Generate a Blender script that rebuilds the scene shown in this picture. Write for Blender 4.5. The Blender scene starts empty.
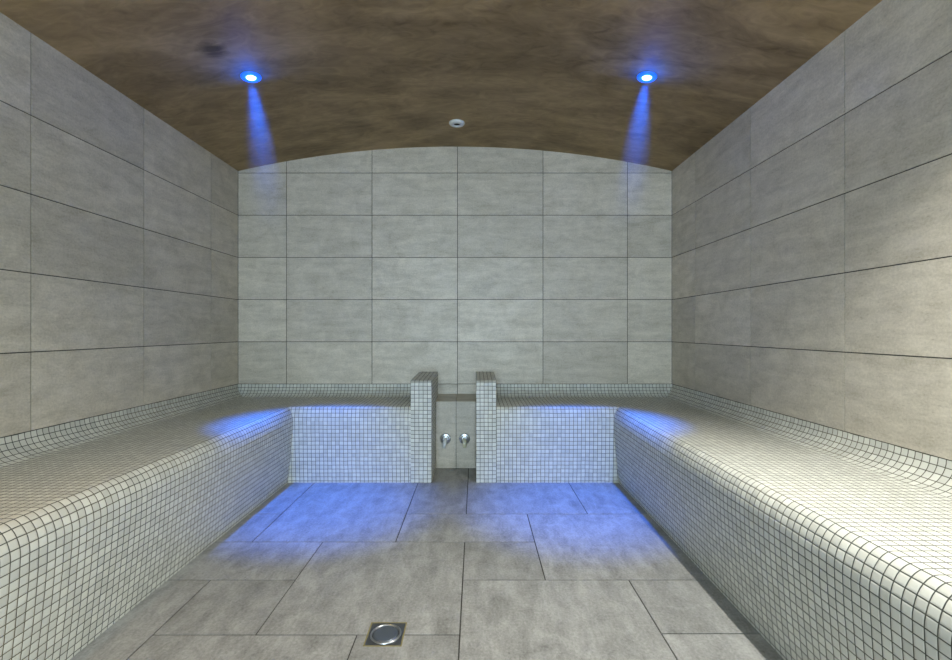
import bpy, bmesh, math, random
from mathutils import Vector, Matrix
random.seed(7)
C = bpy.context.scene.collection
PI = math.pi

# ------------------------------------------------------------------ dimensions (metres)
XL, XR = -1.672, 1.377          # side wall faces
YB, YF = 3.303, -2.50           # back wall face, front wall face (unseen)
CAMH = 0.922
ZS, SAG = 2.039, 0.172          # vault springing height and rise
XC = (XL + XR) / 2
HW = (XR - XL) / 2
RV = (HW * HW + SAG * SAG) / (2 * SAG)


def vault(x):
    return ZS + SAG - RV + math.sqrt(max(RV * RV - (x - XC) ** 2, 0))


def vault_tilt(x):              # rotation about Y that lays a fitting on the vault
    return math.asin((x - XC) / RV)


# ------------------------------------------------------------------ helpers
def link(o, parent=None):
    C.objects.link(o)
    if parent is not None:
        o.parent = parent
    return o


def obj(name, bm, mat, parent=None, smooth=False, loc=None):
    bmesh.ops.recalc_face_normals(bm, faces=bm.faces)
    me = bpy.data.meshes.new(name)
    bm.to_mesh(me)
    bm.free()
    me.materials.append(mat)
    if smooth:
        for p in me.polygons:
            p.use_smooth = True
    o = bpy.data.objects.new(name, me)
    if loc:
        o.location = loc
    return link(o, parent)




def mesh_from(name, verts, faces, mat, parent=None, uvs=None, tones=None, smooth=False):
    """uvs: list per face of list of (u,v); tones: per-face float"""
    me = bpy.data.meshes.new(name)
    me.from_pydata([tuple(v) for v in verts], [], faces)
    me.materials.append(mat)
    if uvs:
        uvl = me.uv_layers.new(name='UVMap')
        k = 0
        for fi, f in enumerate(faces):
            for j in range(len(f)):
                uvl.data[k].uv = uvs[fi][j]
                k += 1
    if tones:
        at = me.attributes.new('tone', 'FLOAT', 'FACE')
        for i, t in enumerate(tones):
            at.data[i].value = t
    if smooth:
        for p in me.polygons:
            p.use_smooth = True
    me.update()
    o = bpy.data.objects.new(name, me)
    return link(o, parent)


def thing(name, label, cat, loc=(0, 0, 0), rot=(0, 0, 0), group=None):
    o = bpy.data.objects.new(name, None)
    o.empty_display_size = 0.05
    o.location = loc
    o.rotation_euler = rot
    o['label'] = label
    o['category'] = cat
    if group:
        o['group'] = group
    return link(o)


def structure(o, label=None):
    o['kind'] = 'structure'
    if label:
        o['label'] = label
    return o


def lathe(profile, n=40):
    """profile: (r, z) pairs -> bmesh of revolution about z"""
    bm = bmesh.new()
    rings = []
    for r, z in profile:
        if r < 1e-6:
            rings.append([bm.verts.new((0, 0, z))])
        else:
            rings.append([bm.verts.new((r * math.cos(2 * PI * k / n), r * math.sin(2 * PI * k / n), z)) for k in range(n)])
    for a, b in zip(rings[:-1], rings[1:]):
        for k in range(n):
            k2 = (k + 1) % n
            if len(a) == 1 and len(b) == 1:
                continue
            if len(a) == 1:
                bm.faces.new((a[0], b[k], b[k2]))
            elif len(b) == 1:
                bm.faces.new((a[k], b[0], a[k2]))
            else:
                bm.faces.new((a[k], b[k], b[k2], a[k2]))
    return bm


def box_bm(x0, x1, y0, y1, z0, z1, bevel=0.0):
    bm = bmesh.new()
    bmesh.ops.create_cube(bm, size=1)
    for v in bm.verts:
        v.co = Vector(((x0 + x1) / 2 + v.co.x * (x1 - x0), (y0 + y1) / 2 + v.co.y * (y1 - y0), (z0 + z1) / 2 + v.co.z * (z1 - z0)))
    if bevel:
        bmesh.ops.bevel(bm, geom=bm.edges[:], offset=bevel, segments=2, affect='EDGES')
    return bm


def tube_bm(path, radii, n=20):
    bm = bmesh.new()
    rings = []
    for i, p in enumerate(path):
        p = Vector(p)
        a = Vector(path[max(i - 1, 0)])
        b = Vector(path[min(i + 1, len(path) - 1)])
        t = (b - a).normalized()
        s = Vector((1, 0, 0))
        u = t.cross(s).normalized()
        rings.append([bm.verts.new(p + (s * math.cos(2 * PI * k / n) + u * math.sin(2 * PI * k / n)) * radii[i]) for k in range(n)])
    for a, b in zip(rings[:-1], rings[1:]):
        for k in range(n):
            bm.faces.new((a[k], a[(k + 1) % n], b[(k + 1) % n], b[k]))
    bm.faces.new(rings[0][::-1])
    bm.faces.new(rings[-1])
    return bm


# ------------------------------------------------------------------ materials
class NT:
    def __init__(self, name):
        self.m = bpy.data.materials.new(name)
        self.m.use_nodes = True
        self.t = self.m.node_tree
        self.t.nodes.clear()
        self.out = self.n('ShaderNodeOutputMaterial')

    def n(self, kind, **kw):
        nd = self.t.nodes.new(kind)
        for k, v in kw.items():
            if k.startswith('i_'):
                nd.inputs[k[2:].replace('_', ' ')].default_value = v
            else:
                setattr(nd, k, v)
        return nd

    def l(self, a, b):
        self.t.links.new(a, b)

    def math(self, op, a, b=None, c=None, clamp=False):
        nd = self.n('ShaderNodeMath', operation=op, use_clamp=clamp)
        for i, v in enumerate((a, b, c)):
            if v is None:
                continue
            if isinstance(v, (int, float)):
                nd.inputs[i].default_value = v
            else:
                self.l(v, nd.inputs[i])
        return nd.outputs[0]

    def mix(self, fac, a, b, blend='MIX'):
        nd = self.n('ShaderNodeMix', data_type='RGBA', blend_type=blend)
        for idx, v in ((0, fac), (6, a), (7, b)):
            if isinstance(v, (int, float)):
                nd.inputs[idx].default_value = v
            elif isinstance(v, tuple):
                nd.inputs[idx].default_value = (*v, 1)
            else:
                self.l(v, nd.inputs[idx])
        return nd.outputs[2]

    def ramp(self, fac, stops):
        nd = self.n('ShaderNodeValToRGB')
        e = nd.color_ramp.elements
        while len(e) < len(stops):
            e.new(0.5)
        for el, (p, c) in zip(e, stops):
            el.position = p
            el.color = (c, c, c, 1) if isinstance(c, (int, float)) else (*c, 1)
        self.l(fac, nd.inputs[0])
        return nd.outputs[0]


def plain(name, col, rough=0.4, metal=0.0, emit=None, strength=0.0):
    k = NT(name)
    b = k.n('ShaderNodeBsdfPrincipled')
    b.inputs['Base Color'].default_value = (*col, 1)
    b.inputs['Roughness'].default_value = rough
    b.inputs['Metallic'].default_value = metal
    if emit:
        b.inputs['Emission Color'].default_value = (*emit, 1)
        b.inputs['Emission Strength'].default_value = strength
    nz = k.n('ShaderNodeTexNoise', i_Scale=60.0, i_Detail=3.0)
    r = k.ramp(nz.outputs[0], [(0.3, rough * 0.85), (0.7, min(1, rough * 1.2))])
    k.l(r, b.inputs['Roughness'])
    k.l(b.outputs[0], k.out.inputs[0])
    return k.m


def stone(name, light, dark, spec_rough=0.5, streak=6.0, contrast=1.0):
    """large-format sandstone-look porcelain; UV in metres (u along the slab), tone per slab"""
    k = NT(name)
    uv = k.n('ShaderNodeUVMap', uv_map='UVMap')
    tone = k.n('ShaderNodeAttribute', attribute_name='tone')
    # every slab gets its own piece of the pattern
    off = k.n('ShaderNodeCombineXYZ')
    k.l(k.math('MULTIPLY', tone.outputs['Fac'], 37.0), off.inputs[0])
    k.l(k.math('MULTIPLY', tone.outputs['Fac'], 91.0), off.inputs[1])
    add = k.n('ShaderNodeVectorMath', operation='ADD')
    k.l(uv.outputs[0], add.inputs[0])
    k.l(off.outputs[0], add.inputs[1])
    st = k.n('ShaderNodeMapping')
    st.inputs['Scale'].default_value = (1.0, streak, 1.0)
    k.l(add.outputs[0], st.inputs['Vector'])
    n1 = k.n('ShaderNodeTexNoise', i_Scale=4.5, i_Detail=9.0, i_Roughness=0.7, i_Distortion=0.4)
    k.l(st.outputs[0], n1.inputs['Vector'])
    n2 = k.n('ShaderNodeTexNoise', i_Scale=9.0, i_Detail=8.0, i_Roughness=0.68, i_Distortion=0.8)
    k.l(add.outputs[0], n2.inputs['Vector'])
    n3 = k.n('ShaderNodeTexNoise', i_Scale=110.0, i_Detail=3.0, i_Roughness=0.7)
    k.l(add.outputs[0], n3.inputs['Vector'])
    a = k.math('MULTIPLY', n1.outputs[0], 0.4)
    b = k.math('MULTIPLY_ADD', n2.outputs[0], 0.3, a)
    c = k.math('MULTIPLY_ADD', n3.outputs[0], 0.3, b)
    f = k.ramp(c, [(0.5 - 0.17 / contrast, 0.0), (0.5 + 0.15 / contrast, 1.0)])
    col = k.mix(f, dark, light)
    # per-slab tone
    tr = k.n('ShaderNodeTexWhiteNoise', noise_dimensions='1D')
    k.l(k.math('MULTIPLY', tone.outputs['Fac'], 513.0), tr.inputs['W'])
    tv = k.math('MULTIPLY_ADD', tr.outputs[0], 0.20, 0.90)
    vm = k.n('ShaderNodeVectorMath', operation='SCALE')
    k.l(col, vm.inputs[0])
    k.l(tv, vm.inputs['Scale'])
    # pits
    vo = k.n('ShaderNodeTexNoise', i_Scale=45.0, i_Detail=2.0)
    k.l(st.outputs[0], vo.inputs['Vector'])
    pit = k.ramp(vo.outputs[0], [(0.28, 0.82), (0.40, 1.0)])
    col2 = k.mix(1.0, vm.outputs[0], pit, 'MULTIPLY')
    p = k.n('ShaderNodeBsdfPrincipled')
    k.l(col2, p.inputs['Base Color'])
    k.l(k.ramp(c, [(0.3, spec_rough + 0.08), (0.7, spec_rough - 0.08)]), p.inputs['Roughness'])
    bp = k.n('ShaderNodeBump', i_Strength=0.25, i_Distance=0.002)
    k.l(c, bp.inputs['Height'])
    k.l(bp.outputs[0], p.inputs['Normal'])
    k.l(p.outputs[0], k.out.inputs[0])
    return k.m


def mosaic(name, tile=(0.60, 0.60, 0.53), grout=(0.045, 0.05, 0.04), jw=0.038):
    """small square tiles; UV counts tiles"""
    k = NT(name)
    uv = k.n('ShaderNodeUVMap', uv_map='UVMap')
    sp = k.n('ShaderNodeSeparateXYZ')
    k.l(uv.outputs[0], sp.inputs[0])
    # hand-laid wobble
    wob = k.n('ShaderNodeTexNoise', i_Scale=0.35, i_Detail=1.0)
    k.l(uv.outputs[0], wob.inputs['Vector'])
    ws = k.n('ShaderNodeSeparateColor')
    k.l(wob.outputs['Color'], ws.inputs[0])
    u = k.math('ADD', sp.outputs[0], k.math('MULTIPLY_ADD', ws.outputs[0], 0.16, -0.08))
    v = k.math('ADD', sp.outputs[1], k.math('MULTIPLY_ADD', ws.outputs[1], 0.16, -0.08))

    def edge(x):
        f = k.math('FRACT', x)
        return k.math('SUBTRACT', 0.5, k.math('ABSOLUTE', k.math('SUBTRACT', f, 0.5)))
    d = k.math('MINIMUM', edge(u), edge(v))
    g = k.n('ShaderNodeMapRange', interpolation_type='SMOOTHSTEP')
    g.inputs['From Min'].default_value = jw
    g.inputs['From Max'].default_value = jw + 0.035
    k.l(d, g.inputs['Value'])
    cell = k.n('ShaderNodeCombineXYZ')
    k.l(k.math('FLOOR', u), cell.inputs[0])
    k.l(k.math('FLOOR', v), cell.inputs[1])
    wn = k.n('ShaderNodeTexWhiteNoise', noise_dimensions='2D')
    k.l(cell.outputs[0], wn.inputs['Vector'])
    tcol = k.mix(wn.outputs[0], tuple(c * 0.86 for c in tile), tuple(min(1, c * 1.08) for c in tile))
    # limescale / wear along the grout: brown to grey patches
    geo = k.n('ShaderNodeTexCoord')
    gn = k.n('ShaderNodeTexNoise', i_Scale=1.6, i_Detail=3.0)
    k.l(geo.outputs['Object'], gn.inputs['Vector'])
    gcol = k.mix(k.ramp(gn.outputs[0], [(0.45, 0.0), (0.68, 1.0)]), grout, (0.12, 0.095, 0.045))
    col = k.mix(g.outputs[0], gcol, tcol)
    p = k.n('ShaderNodeBsdfPrincipled')
    k.l(col, p.inputs['Base Color'])
    k.l(k.ramp(g.outputs[0], [(0.0, 0.85), (1.0, 0.42)]), p.inputs['Roughness'])
    hump = k.n('ShaderNodeMapRange', interpolation_type='SMOOTHSTEP')
    hump.inputs['From Min'].default_value = jw * 0.6
    hump.inputs['From Max'].default_value = 0.2
    k.l(d, hump.inputs['Value'])
    h2 = k.math('MULTIPLY_ADD', wn.outputs[0], 0.15, hump.outputs[0])
    bp = k.n('ShaderNodeBump', i_Strength=0.5, i_Distance=0.0012)
    k.l(h2, bp.inputs['Height'])
    k.l(bp.outputs[0], p.inputs['Normal'])
    k.l(p.outputs[0], k.out.inputs[0])
    return k.m


def plaster():
    k = NT('waxed_brown_plaster')
    tc = k.n('ShaderNodeTexCoord')
    n1 = k.n('ShaderNodeTexNoise', i_Scale=1.2, i_Detail=7.0, i_Roughness=0.55, i_Distortion=1.6)
    n2 = k.n('ShaderNodeTexNoise', i_Scale=7.0, i_Detail=5.0, i_Roughness=0.6, i_Distortion=2.0)
    mp = k.n('ShaderNodeMapping')
    mp.inputs['Rotation'].default_value = (0, 0, 0.5)
    mp.inputs['Scale'].default_value = (1.0, 2.2, 1.0)
    k.l(tc.outputs['Object'], mp.inputs['Vector'])
    k.l(mp.outputs[0], n1.inputs['Vector'])
    k.l(mp.outputs[0], n2.inputs['Vector'])
    f = k.math('MULTIPLY_ADD', n2.outputs[0], 0.35, k.math('MULTIPLY', n1.outputs[0], 0.65))
    c1 = k.mix(k.ramp(f, [(0.33, 0.0), (0.67, 1.0)]), (0.20, 0.138, 0.066), (0.60, 0.445, 0.245))
    # a dark mark by the left lamp
    mk = k.n('ShaderNodeVectorMath', operation='DISTANCE')
    k.l(tc.outputs['Object'], mk.inputs[0])
    mk.inputs[1].default_value = (-1.145, 2.04, vault(-1.145))
    wob = k.math('MULTIPLY_ADD', n2.outputs[0], 0.06, mk.outputs['Value'])
    st = k.ramp(wob, [(0.05, 0.35), (0.10, 1.0)])
    c2 = k.mix(1.0, c1, st, 'MULTIPLY')
    p = k.n('ShaderNodeBsdfPrincipled')
    k.l(c2, p.inputs['Base Color'])
    k.l(k.ramp(f, [(0.3, 0.6), (0.7, 0.75)]), p.inputs['Roughness'])
    p.inputs['Specular IOR Level'].default_value = 0.2
    bp = k.n('ShaderNodeBump', i_Strength=0.35, i_Distance=0.006)
    k.l(f, bp.inputs['Height'])
    k.l(bp.outputs[0], p.inputs['Normal'])
    k.l(p.outputs[0], k.out.inputs[0])
    return k.m


M_WALL = stone('beige_stone_wall_tile', (0.66, 0.60, 0.49), (0.43, 0.385, 0.30), 0.45, 4.5, 1.6)
M_FLOOR = stone('grey_stone_floor_slab', (0.37, 0.37, 0.35), (0.13, 0.13, 0.12), 0.40, 3.2, 1.3)
M_MOS = mosaic('white_mosaic')
M_PLAS = plaster()
M_GROUT = plain('dark_grout', (0.045, 0.043, 0.037), 0.9)
M_CHROME = plain('chrome', (0.5, 0.52, 0.53), 0.28, 1.0)
M_STEEL = plain('brushed_steel', (0.20, 0.21, 0.23), 0.38, 1.0)
M_DARKST = plain('dark_drain_steel', (0.20, 0.23, 0.27), 0.4, 0.9)
M_BONE = plain('cream_plastic', (0.62, 0.60, 0.42), 0.4)
M_WHITE = plain('white_plastic', (0.62, 0.63, 0.60), 0.4)
M_BLACK = plain('dark_hole', (0.02, 0.02, 0.02), 0.8)
M_SILT = plain('yellowed_joint', (0.20, 0.17, 0.07), 0.9)
M_BRING = plain('blue_lit_frosted_ring', (0.05, 0.15, 0.5), 0.3, 0.0, (0.0, 0.12, 1.0), 0.7)
M_BLENS = plain('blue_led_lens', (0.8, 0.9, 1.0), 0.2, 0.0, (0.30, 0.62, 1.0), 5.0)
M_WLENS = plain('white_led_lens', (0.9, 0.9, 0.9), 0.2, 0.0, (1.0, 0.97, 0.9), 10.0)
M_FRAME = plain('anodised_frame', (0.35, 0.35, 0.35), 0.4, 0.8)


def glass():
    k = NT('added_door_glass')
    t = k.n('ShaderNodeBsdfTransparent')
    g = k.n('ShaderNodeBsdfGlossy')
    g.inputs['Roughness'].default_value = 0.02
    fr = k.n('ShaderNodeFresnel', i_IOR=1.45)
    mx = k.n('ShaderNodeMixShader')
    k.l(fr.outputs[0], mx.inputs[0])
    k.l(t.outputs[0], mx.inputs[1])
    k.l(g.outputs[0], mx.inputs[2])
    k.l(mx.outputs[0], k.out.inputs[0])
    return k.m


M_GLASS = glass()


# ------------------------------------------------------------------ slabs laid on a plane
def slab_mesh(name, rects, origin, eu, ev, en, mat, thick=0.012, joint=0.004, topclip=None, backing=True, span=None, slabuv=(0, 1)):
    """rects: (u0,u1,v0,v1[,id]) laid on plane origin + u*eu + v*ev, outward normal en.
    Each slab stands THICK proud of the grout bed."""
    O, eu, ev, en = Vector(origin), Vector(eu), Vector(ev), Vector(en)
    V, F, UV, T = [], [], [], []
    h = joint / 2

    def put(pts, face_uv, tone):
        i = len(V)
        V.extend(pts)
        F.append(list(range(i, i + len(pts))))
        UV.append(face_uv)
        T.append(tone)
    for q, r in enumerate(rects):
        u0, u1, v0, v1 = r[:4]
        tone = (r[4] if len(r) > 4 else random.random())
        openf = r[5] if len(r) > 5 else ''      # sides without a joint (abutting pieces of the same slab)
        a0 = u0 + (0 if 'l' in openf else h)
        a1 = u1 - (0 if 'r' in openf else h)
        b0 = v0 + (0 if 'b' in openf else h)
        b1 = v1 - (0 if 't' in openf else h)
        if topclip and max(topclip(a0), topclip(a1), topclip((a0 + a1) / 2)) < b1 + 0.001:
            n = 24
            top = [(a1 + (a0 - a1) * k / n) for k in range(n + 1)]
            outline = [(a0, b0), (a1, b0)] + [(u, max(b0 + 0.001, min(b1, topclip(u)))) for u in top]
        elif topclip and min(topclip(a0), topclip(a1)) < b1:
            n = 24
            top = [(a1 + (a0 - a1) * k / n) for k in range(n + 1)]
            outline = [(a0, b0), (a1, b0)] + [(u, min(b1, topclip(u))) for u in top]
        else:
            outline = [(a0, b0), (a1, b0), (a1, b1), (a0, b1)]
        P = [O + eu * u + ev * v for u, v in outline]
        sw = (lambda u, v: (u, v)) if slabuv == (0, 1) else (lambda u, v: (v, u))
        uvs = [sw(u, v) for u, v in outline]
        put(P, uvs, tone)
        m = len(P)
        for j in range(m):
            j2 = (j + 1) % m
            put([P[j], P[j] - en * thick, P[j2] - en * thick, P[j2]], [uvs[j], uvs[j], uvs[j2], uvs[j2]], tone)
    return mesh_from(name, V, F, mat, uvs=UV, tones=T)


def add_box_to(o, x0, x1, y0, y1, z0, z1, mat):
    """append a backing box with its own material to a mesh object"""
    me = o.data
    me.materials.append(mat)
    idx = len(me.materials) - 1
    bm = bmesh.new()
    bm.from_mesh(me)
    r = bmesh.ops.create_cube(bm, size=1)
    vs = r['verts']
    for v in vs:
        v.co = Vector(((x0 + x1) / 2 + v.co.x * (x1 - x0), (y0 + y1) / 2 + v.co.y * (y1 - y0), (z0 + z1) / 2 + v.co.z * (z1 - z0)))
    fs = set()
    for v in vs:
        for f in v.link_faces:
            fs.add(f)
    for f in fs:
        f.material_index = idx
    bm.to_mesh(me)
    bm.free()


# back wall -----------------------------------------------------------
P_V = 0.2966
JZ = [0.5425 + P_V * k for k in range(-1, 7)]
zr = [0.0] + JZ
xj = [XL, -1.332, -0.731, -0.130, 0.471, 1.065, XR]
rects = []
for a, b in zip(xj[:-1], xj[1:]):
    for c, d in zip(zr[:-1], zr[1:]):
        rects.append((a, b, c, d))
wb = slab_mesh('wall_back', rects, (0, YB, 0), (1, 0, 0), (0, 0, 1), (0, -1, 0), M_WALL, topclip=lambda u: vault(u) + 0.004)
add_box_to(wb, XL - 0.16, XR + 0.16, YB + 0.003, YB + 0.15, 0, ZS + SAG + 0.1, M_GROUT)
structure(wb)

# side walls ----------------------------------------------------------
for side, X, nx, yj0 in (('left', XL, 1, 2.966), ('right', XR, -1, 2.956)):
    ys = [YB]
    y = yj0
    while y > YF:
        ys.append(y)
        y -= 0.6
    ys.append(YF)
    ys = ys[::-1]
    rects = []
    for a, b in zip(ys[:-1], ys[1:]):
        for c, d in zip(zr[:-1], zr[1:]):
            if c < ZS - 0.05:
                rects.append((a, b, c, d if d < ZS - 0.05 else ZS + 0.002))
    w = slab_mesh('wall_' + side, rects, (X, 0, 0), (0, 1, 0), (0, 0, 1), (nx, 0, 0), M_WALL)
    if nx > 0:
        add_box_to(w, X - 0.15, X - 0.003, YF - 0.15, YB + 0.15, 0, ZS, M_GROUT)
    else:
        add_box_to(w, X + 0.003, X + 0.15, YF - 0.15, YB + 0.15, 0, ZS, M_GROUT)
    structure(w)

# ceiling vault -------------------------------------------------------
XS = [XL - 0.15] + [XL + (XR - XL) * i / 46 for i in range(47)] + [XR + 0.15]
N = 48
V, F = [], []
ylist = [YF, YB + 0.002]
for lvl in (0, 1):
    for i in range(N + 1):
        x = XS[i]
        for yv in ylist:
            V.append((x, yv, ((vault(x) if XL <= x <= XR else ZS + 0.0001) if lvl == 0 else ZS + SAG + 0.12)))


def vid(lvl, i, j):
    return lvl * (N + 1) * 2 + i * 2 + j


for i in range(N):
    F.append([vid(0, i, 0), vid(0, i, 1), vid(0, i + 1, 1), vid(0, i + 1, 0)])
    F.append([vid(1, i, 0), vid(1, i + 1, 0), vid(1, i + 1, 1), vid(1, i, 1)])
    for j in (0, 1):
        F.append([vid(0, i, j), vid(0, i + 1, j), vid(1, i + 1, j), vid(1, i, j)])
F.append([vid(0, 0, 0), vid(0, 0, 1), vid(1, 0, 1), vid(1, 0, 0)])
F.append([vid(0, N, 0), vid(0, N, 1), vid(1, N, 1), vid(1, N, 0)])
ce = mesh_from('ceiling', V, F, M_PLAS)
bm = bmesh.new()
bm.from_mesh(ce.data)
bmesh.ops.recalc_face_normals(bm, faces=bm.faces)
for f in bm.faces:
    f.smooth = abs(f.normal.z) > 0.5
bm.to_mesh(ce.data)
bm.free()
structure(ce)

# floor ---------------------------------------------------------------
DX0, DX1, DY0, DY1 = -0.330, -0.217, 1.370, 1.481      # drain opening
XA, XB = XL, XR
H1, H2, H3, H4, H5 = 2.355, 2.044, 1.733, 1.421, 1.11
fr = []


def R(x0, x1, y0, y1, t=None, s=''):
    fr.append((x0, x1, y0, y1, random.random() if t is None else t, s))


# rear row
R(XA, -0.975, H1, YB); R(XA, -0.975, H2, H1)
R(-0.975, -0.35, H2, YB)
R(-0.35, -0.049, H1, YB); R(-0.049, 0.56, H1, YB); R(0.56, XB, H1, YB)
R(-0.35, 0.256, H2, H1); R(-0.049, 0.256, H3, H2)
R(0.256, XB, H3, H1)
R(XA, -0.667, H3, H2)
R(XA, -0.978, H5, H3); R(-0.978, -0.667, H4, H3)
# slab with the drain cut into its front edge
t = 0.37
R(-0.667, DX0, H4, H2, t, 'r'); R(DX0, DX1, DY1, H2, t, 'lrb'); R(DX1, -0.049, H4, H2, t, 'l')
R(-0.978, -0.36, H5, H4)
t = 0.81
R(-0.36, DX0, H5, H4, t, 'r'); R(DX0, DX1, H5, DY0, t, 'lrt'); R(DX1, -0.049, H5, H4, t, 'l')
R(-0.049, 0.563, H5, H3); R(0.563, XB, H4 + 0.006, H3); R(0.563, XB, H5, H4 + 0.006)
# rows under and behind the camera
yy = H5
k = 0
while yy > YF:
    y2 = max(YF, yy - 0.311)
    off = (0.0, 0.31, 0.15)[k % 3]
    xs = [XA] + [x for x in (-1.28 + off, -0.67 + off, -0.06 + off, 0.55 + off, 1.16 + off) if XA + 0.05 < x < XB - 0.05] + [XB]
    for a, b in zip(xs[:-1], xs[1:]):
        R(a, b, y2, yy)
    yy = y2
    k += 1
fl = slab_mesh('floor', fr, (0, 0, 0), (1, 0, 0), (0, 1, 0), (0, 0, 1), M_FLOOR, thick=0.01, joint=0.0045, slabuv=(1, 0))
add_box_to(fl, XL - 0.15, XR + 0.15, YF - 0.15, YB + 0.15, -0.15, -0.0025, M_GROUT)
structure(fl)

# front wall behind the camera; its glazed entrance is added to let light in ------------------
OX0, OX1, OZ1 = -0.85, 0.50, 1.98
bm = bmesh.new()
for b in ((XL - 0.15, OX0, YF - 0.15, YF, 0, ZS + SAG + 0.1), (OX1, XR + 0.15, YF - 0.15, YF, 0, ZS + SAG + 0.1), (OX0, OX1, YF - 0.15, YF, OZ1, ZS + SAG + 0.1)):
    r = bmesh.ops.create_cube(bm, size=1)
    for v in r['verts']:
        v.co = Vector(((b[0] + b[1]) / 2 + v.co.x * (b[1] - b[0]), (b[2] + b[3]) / 2 + v.co.y * (b[3] - b[2]), (b[4] + b[5]) / 2 + v.co.z * (b[5] - b[4])))
structure(obj('wall_front', bm, plain('grey_plaster', (0.42, 0.41, 0.38), 0.6)))
d = obj('added_door_1', box_bm(OX0 + 0.02, OX1 - 0.02, YF - 0.085, YF - 0.075, 0.01, OZ1 - 0.02), M_GLASS)  # pane of the added entrance, never in view
structure(d)
bm = bmesh.new()
for b in ((OX0, OX0 + 0.03, YF - 0.1, YF - 0.05, 0, OZ1), (OX1 - 0.03, OX1, YF - 0.1, YF - 0.05, 0, OZ1), (OX0, OX1, YF - 0.1, YF - 0.05, OZ1 - 0.03, OZ1)):
    r = bmesh.ops.create_cube(bm, size=1)
    for v in r['verts']:
        v.co = Vector(((b[0] + b[1]) / 2 + v.co.x * (b[1] - b[0]), (b[2] + b[3]) / 2 + v.co.y * (b[3] - b[2]), (b[4] + b[5]) / 2 + v.co.z * (b[5] - b[4])))
structure(obj('trim_1', bm, M_FRAME))  # frame of the added entrance

# ------------------------------------------------------------------ benches
PITCH = 0.0243
ZSEAT, ZCOVE, RC = 0.458, 0.5425, 0.0845
YFOOT = 2.84


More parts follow.
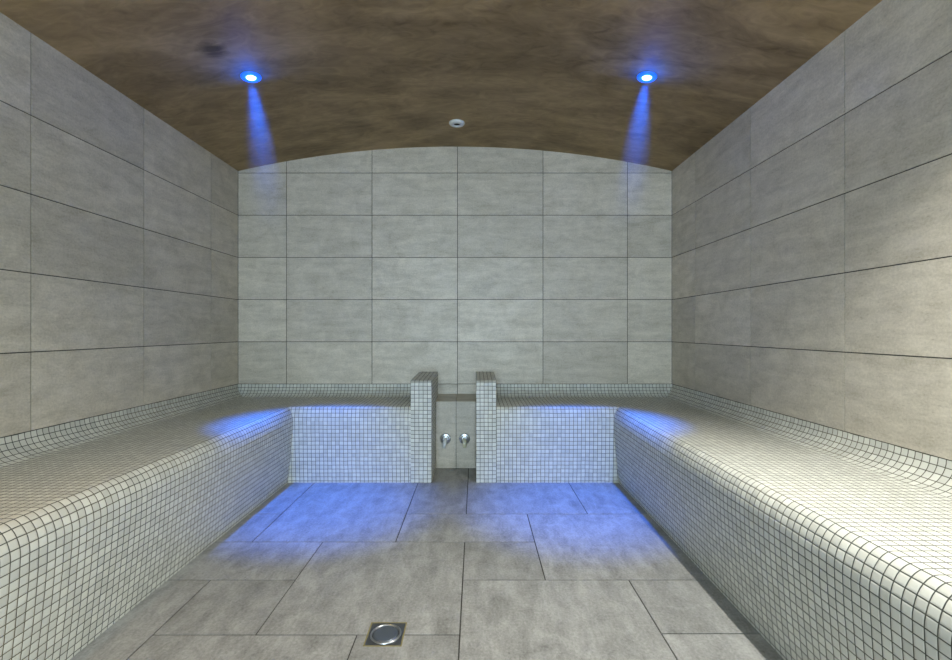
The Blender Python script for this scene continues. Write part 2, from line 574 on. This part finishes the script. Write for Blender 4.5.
def bench(label, wallx, footx, nosex, sgn, xend, wall_x0, wall_x1, mitre=True):
    """sgn=+1: right bench (seat grows towards -x from wall).  Each profile point has a
    side-run x, a back-run y and a z; the two runs meet in a mitre."""
    root = thing('tiled_bench', label, 'bench', ((wallx + footx) / 2, 1.4, 0))
    off = Vector((-(wallx + footx) / 2, -1.4, 0))
    inward = -sgn                       # direction from wall into the room
    # profile groups: (distance from wall or from foot line, z)
    cove = [(RC * (1 - math.sin(a)), ZCOVE - RC * (1 - math.cos(a))) for a in [0]]
    cove = []
    for k in range(11):
        a = PI / 2 * k / 10             # 0: vertical at the wall, end: flat on the seat
        cove.append((RC * (1 - math.cos(a)), ZCOVE - RC * math.sin(a)))
    bul = abs(footx - nosex)            # overhang of the nose over the foot
    rn, rh = 0.085, 0.05
    nose = []                           # distance into the room past the foot line, z
    for k in range(11):
        a = PI / 2 * k / 10
        nose.append((-rh + rh * math.sin(a), ZSEAT - rn + rn * math.cos(a)))
    facep = [(-t, None) for t in ()]
    zs_ = [(ZSEAT - rn) * (1 - q / 8) for q in range(9)]
    # face runs from the nose back to the foot with a slight hollow
    fpts = []
    for z in zs_:
        s = 1 - z / (ZSEAT - rn)
        fpts.append((-(s ** 1.4), z))

    def side_x_wall(d): return wallx + inward * d
    def side_x_nose(d): return nosex + inward * d
    BB = 0.018                          # overhang of the back run
    def back_y_wall(d): return YB - d
    def back_y_nose(d): return YFOOT - BB - d

    def face_side(fr_): return nosex - inward * (-fr_) * bul
    def face_back(fr_): return YFOOT - BB + (-fr_) * BB

    pts_cove = [(side_x_wall(d), back_y_wall(d), z) for d, z in cove]
    pts_seat = [(side_x_wall(RC), back_y_wall(RC), ZSEAT)]
    pts_nose = [(side_x_nose(d), back_y_nose(d * 0.4), z) for d, z in nose]
    pts_face = [(face_side(f), face_back(f), z) for f, z in fpts]

    def run(name, pts, vfrom_end, v0=0.0):
        # arc lengths in both runs
        def arc(ix):
            L = [0.0]
            for p, q in zip(pts[:-1], pts[1:]):
                L.append(L[-1] + math.hypot(q[ix] - p[ix], q[2] - p[2]))
            if vfrom_end:
                tot = L[-1]
                L = [tot - v for v in L]
            return [v0 + v for v in L]
        As, Ab = arc(0), arc(1)
        V, F, UV = [], [], []
        for p in pts:
            V.append(Vector((p[0], YF, p[2])) + off)
            V.append(Vector((p[0], p[1], p[2])) + off)
            V.append(Vector((xend, p[1], p[2])) + off)
        for i in range(len(pts) - 1):
            a, b = 3 * i, 3 * (i + 1)
            f1 = [a, a + 1, b + 1, b]
            u1 = [(V[q][1] / PITCH, (As[i] if q < b else As[i + 1]) / PITCH) for q in f1]
            f2 = [a + 1, a + 2, b + 2, b + 1]
            u2 = [(V[q][0] / PITCH, (Ab[i] if q < b else Ab[i + 1]) / PITCH) for q in f2]
            if sgn > 0:
                f1, u1 = f1[::-1], u1[::-1]
                f2, u2 = f2[::-1], u2[::-1]
            # outward normals face the room
            F += [f1, f2]
            UV += [u1, u2]
        o = mesh_from(name, V, F, M_MOS, root, uvs=UV)
        bm = bmesh.new()
        bm.from_mesh(o.data)
        bm.faces.ensure_lookup_table()
        bm.normal_update()
        # orient: normals point up / into the room
        c = Vector((inward, -1.0, 1.2)).normalized()
        flip = [f for f in bm.faces if f.normal.dot(c) < -0.05]
        if flip:
            bmesh.ops.reverse_faces(bm, faces=flip)
        for f in bm.faces:
            f.smooth = True
        bm.to_mesh(o.data)
        bm.free()
        # sharp mitre between the two runs
        me = o.data
        mid = {3 * i + 1 for i in range(len(pts))}
        nface = {}
        for p in me.polygons:
            for ek in p.edge_keys:
                nface[ek] = nface.get(ek, 0) + 1
        at = me.attributes.new('sharp_edge', 'BOOLEAN', 'EDGE')
        for e in me.edges:
            at.data[e.index].value = (e.vertices[0] in mid and e.vertices[1] in mid) or nface[e.key] == 1
        sm = o.modifiers.new('shell', 'SOLIDIFY')
        sm.thickness = 0.008
        sm.offset = -1.0
        sm.use_even_offset = False
        return o
    face_len = sum(math.hypot(q[0] - p[0], q[2] - p[2]) for p, q in zip(pts_face[:-1], pts_face[1:]))
    nrow = round(face_len / PITCH) * PITCH
    run('front_panel', pts_face, True, nrow - face_len)
    run('seat', pts_seat + pts_nose, True, nrow)
    run('cove_skirting', pts_cove, False, 0.0)
    # end wall beside the niche
    x0, x1 = wall_x0, wall_x1
    yf, zt, r = YFOOT - 0.006, 0.625, 0.022
    prof = [(yf, 0.0), (yf, zt - r - 0.008)]
    for kk in range(1, 7):
        a = PI / 2 * kk / 6
        prof.append((yf + r - r * math.cos(a), zt - 0.008 - r + r * math.sin(a)))
    prof += [(YB - 0.001, zt + 0.004), (YB - 0.001, 0.0)]
    V, F, UV = [], [], []
    n = len(prof)
    for x in (x0, x1):
        for y_, z_ in prof:
            V.append(Vector((x, y_, z_)) + off)
    s = nrow and 0.0
    for i in range(n - 1):
        y1_, z1_ = prof[i]
        y2_, z2_ = prof[i + 1]
        L = math.hypot(y2_ - y1_, z2_ - z1_)
        F.append([i, n + i, n + i + 1, i + 1])
        UV.append([(0, s / PITCH), ((x1 - x0) / PITCH, s / PITCH), ((x1 - x0) / PITCH, (s + L) / PITCH), (0, (s + L) / PITCH)])
        s += L
    # scale u so five whole tiles span the width
    for uvf in UV:
        for q in range(4):
            uvf[q] = (uvf[q][0] * 5 * PITCH / (x1 - x0), uvf[q][1])
    F.append(list(range(n)))
    UV.append([((p[0] - yf) / PITCH, p[1] / PITCH) for p in prof])
    F.append(list(range(2 * n - 1, n - 1, -1)))
    UV.append([((p[0] - yf) / PITCH, p[1] / PITCH) for p in prof[::-1]])
    e = mesh_from('end_wall', V, F, M_MOS, root, uvs=UV)
    bm = bmesh.new()
    bm.from_mesh(e.data)
    bmesh.ops.recalc_face_normals(bm, faces=bm.faces)
    bm.to_mesh(e.data)
    bm.free()
    return root


bench('white mosaic tiled bench along the left wall, turning the corner to the niche', XL, -1.137, -1.098, -1, -0.393, -0.395, -0.268)
bench('white mosaic tiled bench along the right wall, turning the corner to the niche', XR, 0.862, 0.826, 1, 0.121, 0.0005, 0.122)

# ------------------------------------------------------------------ stone box in the niche
NX0, NX1, YN = -0.2675, 0.0, 3.124
bx = thing('stone_clad_box', 'low grey stone-clad box in the niche between the two bench ends', 'box', (-0.134, YN, 0))
NC = -0.132


def slab_box(name, x0, x1, y0, y1, zf, zb, z0, tone):
    """box whose top slopes from zf (front) to zb (back)"""
    V = [(x0, y0, z0), (x1, y0, z0), (x1, y1, z0), (x0, y1, z0), (x0, y0, zf), (x1, y0, zf), (x1, y1, zb), (x0, y1, zb)]
    V = [Vector(v) - Vector((-0.134, YN, 0)) for v in V]
    F = [[0, 1, 5, 4], [1, 2, 6, 5], [2, 3, 7, 6], [3, 0, 4, 7], [4, 5, 6, 7], [3, 2, 1, 0]]
    UV = []
    for f in F:
        UV.append([(V[i][0] + V[i][1], V[i][2] + V[i][1]) for i in f])
    return mesh_from(name, V, F, M_WALL, bx, uvs=UV, tones=[tone] * 6)


slab_box('front_slab', NX0 + 0.002, NC - 0.0015, YN, YN + 0.012, 0.440, 0.440, 0.003, 0.66)
slab_box('front_slab', NC + 0.0015, NX1 - 0.002, YN, YN + 0.012, 0.440, 0.440, 0.003, 0.66)
slab_box('top_slab', NX0 + 0.002, NC - 0.0015, YN - 0.001, YB - 0.002, 0.4466, 0.474, 0.4405, 0.44)
slab_box('top_slab', NC + 0.0015, NX1 - 0.002, YN - 0.001, YB - 0.002, 0.4466, 0.474, 0.4405, 0.93)
gb = obj('core', box_bm(NX0 + 0.001, NX1 - 0.001, YN + 0.003, YB - 0.002, 0.0, 0.4404), M_GROUT, bx)
gb.location = (0.134, -YN, 0)

# steam outlets -------------------------------------------------------


def nozzle(x, label, spout_mat, drop, rot):
    t = thing('steam_nozzle', label, 'nozzle', (x, YN, 0.199), (0, rot, 0), 'steam nozzles in the niche box')
    fl_ = lathe([(0.0, 0.0), (0.036, 0.0), (0.036, 0.004), (0.032, 0.008), (0.024, 0.010), (0.022, 0.016), (0.015, 0.018), (0.0, 0.018)])
    bmesh.ops.rotate(fl_, cent=(0, 0, 0), matrix=Matrix.Rotation(PI / 2, 3, 'X'), verts=fl_.verts)
    obj('flange', fl_, M_CHROME, t, smooth=False)
    path = [(0, -0.012, 0), (0, -0.030, 0), (0, -0.040, -0.003), (0, -0.047, -0.012), (0, -0.049, -0.024), (0, -0.049, -drop)]
    obj('spout', tube_bm(path, [0.012, 0.012, 0.0125, 0.013, 0.0125, 0.0115]), spout_mat, t, smooth=True)
    return t


nozzle(-0.203, 'left of two short downturned steam nozzles with round flange on the niche box', M_WHITE, 0.050, 0.12)
nozzle(-0.076, 'right of two short downturned steam nozzles with round flange on the niche box', M_BONE, 0.046, -0.05)

# ------------------------------------------------------------------ floor drain
t = thing('floor_drain', 'square steel floor drain with a round cover set in the floor joint', 'drain', ((DX0 + DX1) / 2, (DY0 + DY1) / 2, 0))
w = (DX1 - DX0) / 2
bm = bmesh.new()
for b in ((-w, w, -w, -w + 0.004), (-w, w, w - 0.004, w), (-w, -w + 0.004, -w + 0.004, w - 0.004), (w - 0.004, w, -w + 0.004, w - 0.004)):
    r = bmesh.ops.create_cube(bm, size=1)
    for v in r['verts']:
        v.co = Vector(((b[0] + b[1]) / 2 + v.co.x * (b[1] - b[0]), (b[2] + b[3]) / 2 + v.co.y * (b[3] - b[2]), -0.001 + v.co.z * 0.003))
obj('joint_border', bm, M_SILT, t)
# plate with round hole
bm = bmesh.new()
n = 48
wi = w - 0.004
inner, outer, low = [], [], []
for k in range(n):
    a = 2 * PI * k / n
    c, s = math.cos(a), math.sin(a)
    m = max(abs(c), abs(s))
    inner.append(bm.verts.new((0.047 * c, 0.047 * s, 0)))
    low.append(bm.verts.new((0.047 * c, 0.047 * s, -0.003)))
    outer.append(bm.verts.new((wi * c / m, wi * s / m, 0)))
for k in range(n):
    k2 = (k + 1) % n
    bm.faces.new((inner[k], outer[k], outer[k2], inner[k2]))
    bm.faces.new((inner[k], inner[k2], low[k2], low[k]))
obj('frame', bm, M_STEEL, t)
obj('rim', lathe([(0.047, -0.0025), (0.047, 0.0015), (0.0445, 0.0035), (0.041, 0.0020), (0.0400, -0.0025)]), M_CHROME, t, smooth=True)
obj('cover', lathe([(0.0, 0.0022), (0.030, 0.0020), (0.0345, 0.0028), (0.0375, 0.0012), (0.038, -0.0025)]), M_DARKST, t, smooth=True)

# ------------------------------------------------------------------ ceiling fittings


def lamp(x, y, label, lens_mat, ring_mat, color, power, cone, blend, group, aim=(0, 0)):
    t = thing('recessed_light', label, 'ceiling light', (x, y, vault(x)), (0, vault_tilt(x), 0), group)
    ring = [(0.047, 0.004), (0.047, -0.004), (0.043, -0.008), (0.030, -0.010), (0.023, -0.007), (0.021, 0.004)]
    obj('trim_ring', lathe(ring), ring_mat, t, smooth=True)
    obj('lens', lathe([(0.0222, -0.001), (0.0215, -0.008), (0.015, -0.0115), (0.0, -0.0125)]), lens_mat, t, smooth=True)
    ld = bpy.data.lights.new('lamp_beam', 'SPOT')
    ld.color = color
    ld.energy = power
    ld.spot_size = math.radians(cone)
    ld.spot_blend = blend
    ld.shadow_soft_size = 0.018
    lo = bpy.data.objects.new('lamp_beam', ld)
    lo.location = (0, 0, -0.02)
    lo.rotation_euler = (aim[0], aim[1], 0)
    link(lo, t)
    if color[0] == 0.0:             # spill of the proud glass dome over the plaster round it
        pd = bpy.data.lights.new('lamp_spill', 'POINT')
        pd.color = (0.0, 0.08, 1.0)
        pd.energy = 0.6
        pd.shadow_soft_size = 0.012
        pp = bpy.data.objects.new('lamp_spill', pd)
        pp.location = (0, 0, -0.045)
        link(pp, t)
    return t


BLUE = (0.0, 0.145, 1.0)
lamp(-1.087, 2.27, 'small round blue ceiling light above the left bench', M_BLENS, M_BRING, BLUE, 380, 36, 1.0, 'round blue ceiling lights', (0.09, 0.0))
lamp(0.823, 2.262, 'small round blue ceiling light above the right bench', M_BLENS, M_BRING, BLUE, 380, 36, 1.0, 'round blue ceiling lights', (0.09, 0.0))
M_RIM = plain('white_lamp_rim', (0.8, 0.8, 0.78), 0.4)
lamp(0.90, 1.10, 'round cool white ceiling light over the near end of the right bench', M_WLENS, M_RIM, (1.0, 0.99, 0.94), 165, 122, 1.0, 'round white ceiling lights near the entrance', (-0.14, 0.14))
lamp(-1.12, 0.35, 'round warm ceiling light over the near end of the left bench', M_WLENS, M_RIM, (1.0, 0.60, 0.24), 32, 100, 1.0, 'round white ceiling lights near the entrance')

t = thing('ceiling_vent', 'small round white fitting with dark slot on the ceiling, between the blue lights', 'vent', (-0.119, 2.92, vault(-0.119)), (0, 0, 0))
obj('ring', lathe([(0.048, 0.003), (0.049, -0.006), (0.044, -0.013), (0.030, -0.017), (0.022, -0.016), (0.020, -0.008), (0.020, 0.003)]), M_WHITE, t, smooth=True)
obj('core', lathe([(0.0205, -0.009), (0.0, -0.009)]), M_BLACK, t)

# steam caught in the blue beams ---------------------------------------


def steam(x, y, label, L=0.75, dens=0.26):
    k = NT('thin_steam')
    tc = k.n('ShaderNodeTexCoord')
    sp = k.n('ShaderNodeSeparateXYZ')
    k.l(tc.outputs['Object'], sp.inputs[0])
    down = k.math('MULTIPLY', sp.outputs[2], -1.0)                # distance below the lamp
    rad = k.math('SQRT', k.math('ADD', k.math('MULTIPLY', sp.outputs[0], sp.outputs[0]), k.math('MULTIPLY', sp.outputs[1], sp.outputs[1])))
    rmax = k.math('MULTIPLY_ADD', down, 0.07, 0.05)
    rel = k.math('DIVIDE', rad, rmax)
    fr_ = k.math('SUBTRACT', 1.0, k.math('MULTIPLY', rel, rel), clamp=True)
    fd = k.math('SUBTRACT', 1.0, k.math('DIVIDE', down, L), clamp=True)
    fd = k.math('MULTIPLY', fd, k.math('MULTIPLY_ADD', down, 3.0, 0.15, clamp=True))
    dn = k.math('MULTIPLY', k.math('MULTIPLY', fr_, fd), dens)
    vs = k.n('ShaderNodeVolumeScatter')
    vs.inputs['Color'].default_value = (0.9, 0.92, 0.95, 1)
    vs.inputs['Anisotropy'].default_value = 0.0
    k.l(dn, vs.inputs['Density'])
    k.l(vs.outputs[0], k.out.inputs['Volume'])
    o = obj('steam', lathe([(0.0, -0.014), (0.052, -0.014), (0.05 + 0.07 * L, -L), (0.0, -L)], 24), k.m)
    o.location = (x, y, vault(x))
    o.rotation_euler = (0, vault_tilt(x), 0)
    o['kind'] = 'stuff'
    o['label'] = label
    o['category'] = 'steam'
    return o


steam(-1.087, 2.27, 'thin blue-lit steam hanging below the left blue ceiling light')
steam(0.823, 2.262, 'thin blue-lit steam hanging below the right blue ceiling light')

# ------------------------------------------------------------------ world light as fill, through the added unseen entrance
W = bpy.data.worlds.new('entrance_fill')
bpy.context.scene.world = W
W.use_nodes = True
bg = W.node_tree.nodes['Background']
bg.inputs[0].default_value = (0.64, 0.84, 1.0, 1)
bg.inputs[1].default_value = 15.0
pl = bpy.data.lights.new('fill_portal', 'AREA')
pl.shape = 'RECTANGLE'
pl.size = OX1 - OX0
pl.size_y = OZ1
pl.cycles.is_portal = True
po = bpy.data.objects.new('fill_portal', pl)
po.location = ((OX0 + OX1) / 2, YF - 0.12, OZ1 / 2)
po.rotation_euler = (PI / 2, 0, 0)
link(po)

# ------------------------------------------------------------------ camera
cd = bpy.data.cameras.new('camera')
cd.sensor_width = 36
cd.lens = 470 / 952 * 36
cd.clip_start = 0.02
co = bpy.data.objects.new('camera', cd)
co.location = (0, 0, CAMH)
co.rotation_euler = (PI / 2, 0, 0)
link(co)
sc = bpy.context.scene
sc.camera = co
sc.view_settings.view_transform = 'Standard'
sc.view_settings.look = 'None'
sc.view_settings.exposure = 0.45
sc.view_settings.gamma = 1
sc.cycles.use_denoising = True
sc.cycles.max_bounces = 10
sc.cycles.diffuse_bounces = 6
sc.cycles.volume_step_rate = 0.5
sc.cycles.sample_clamp_indirect = 8
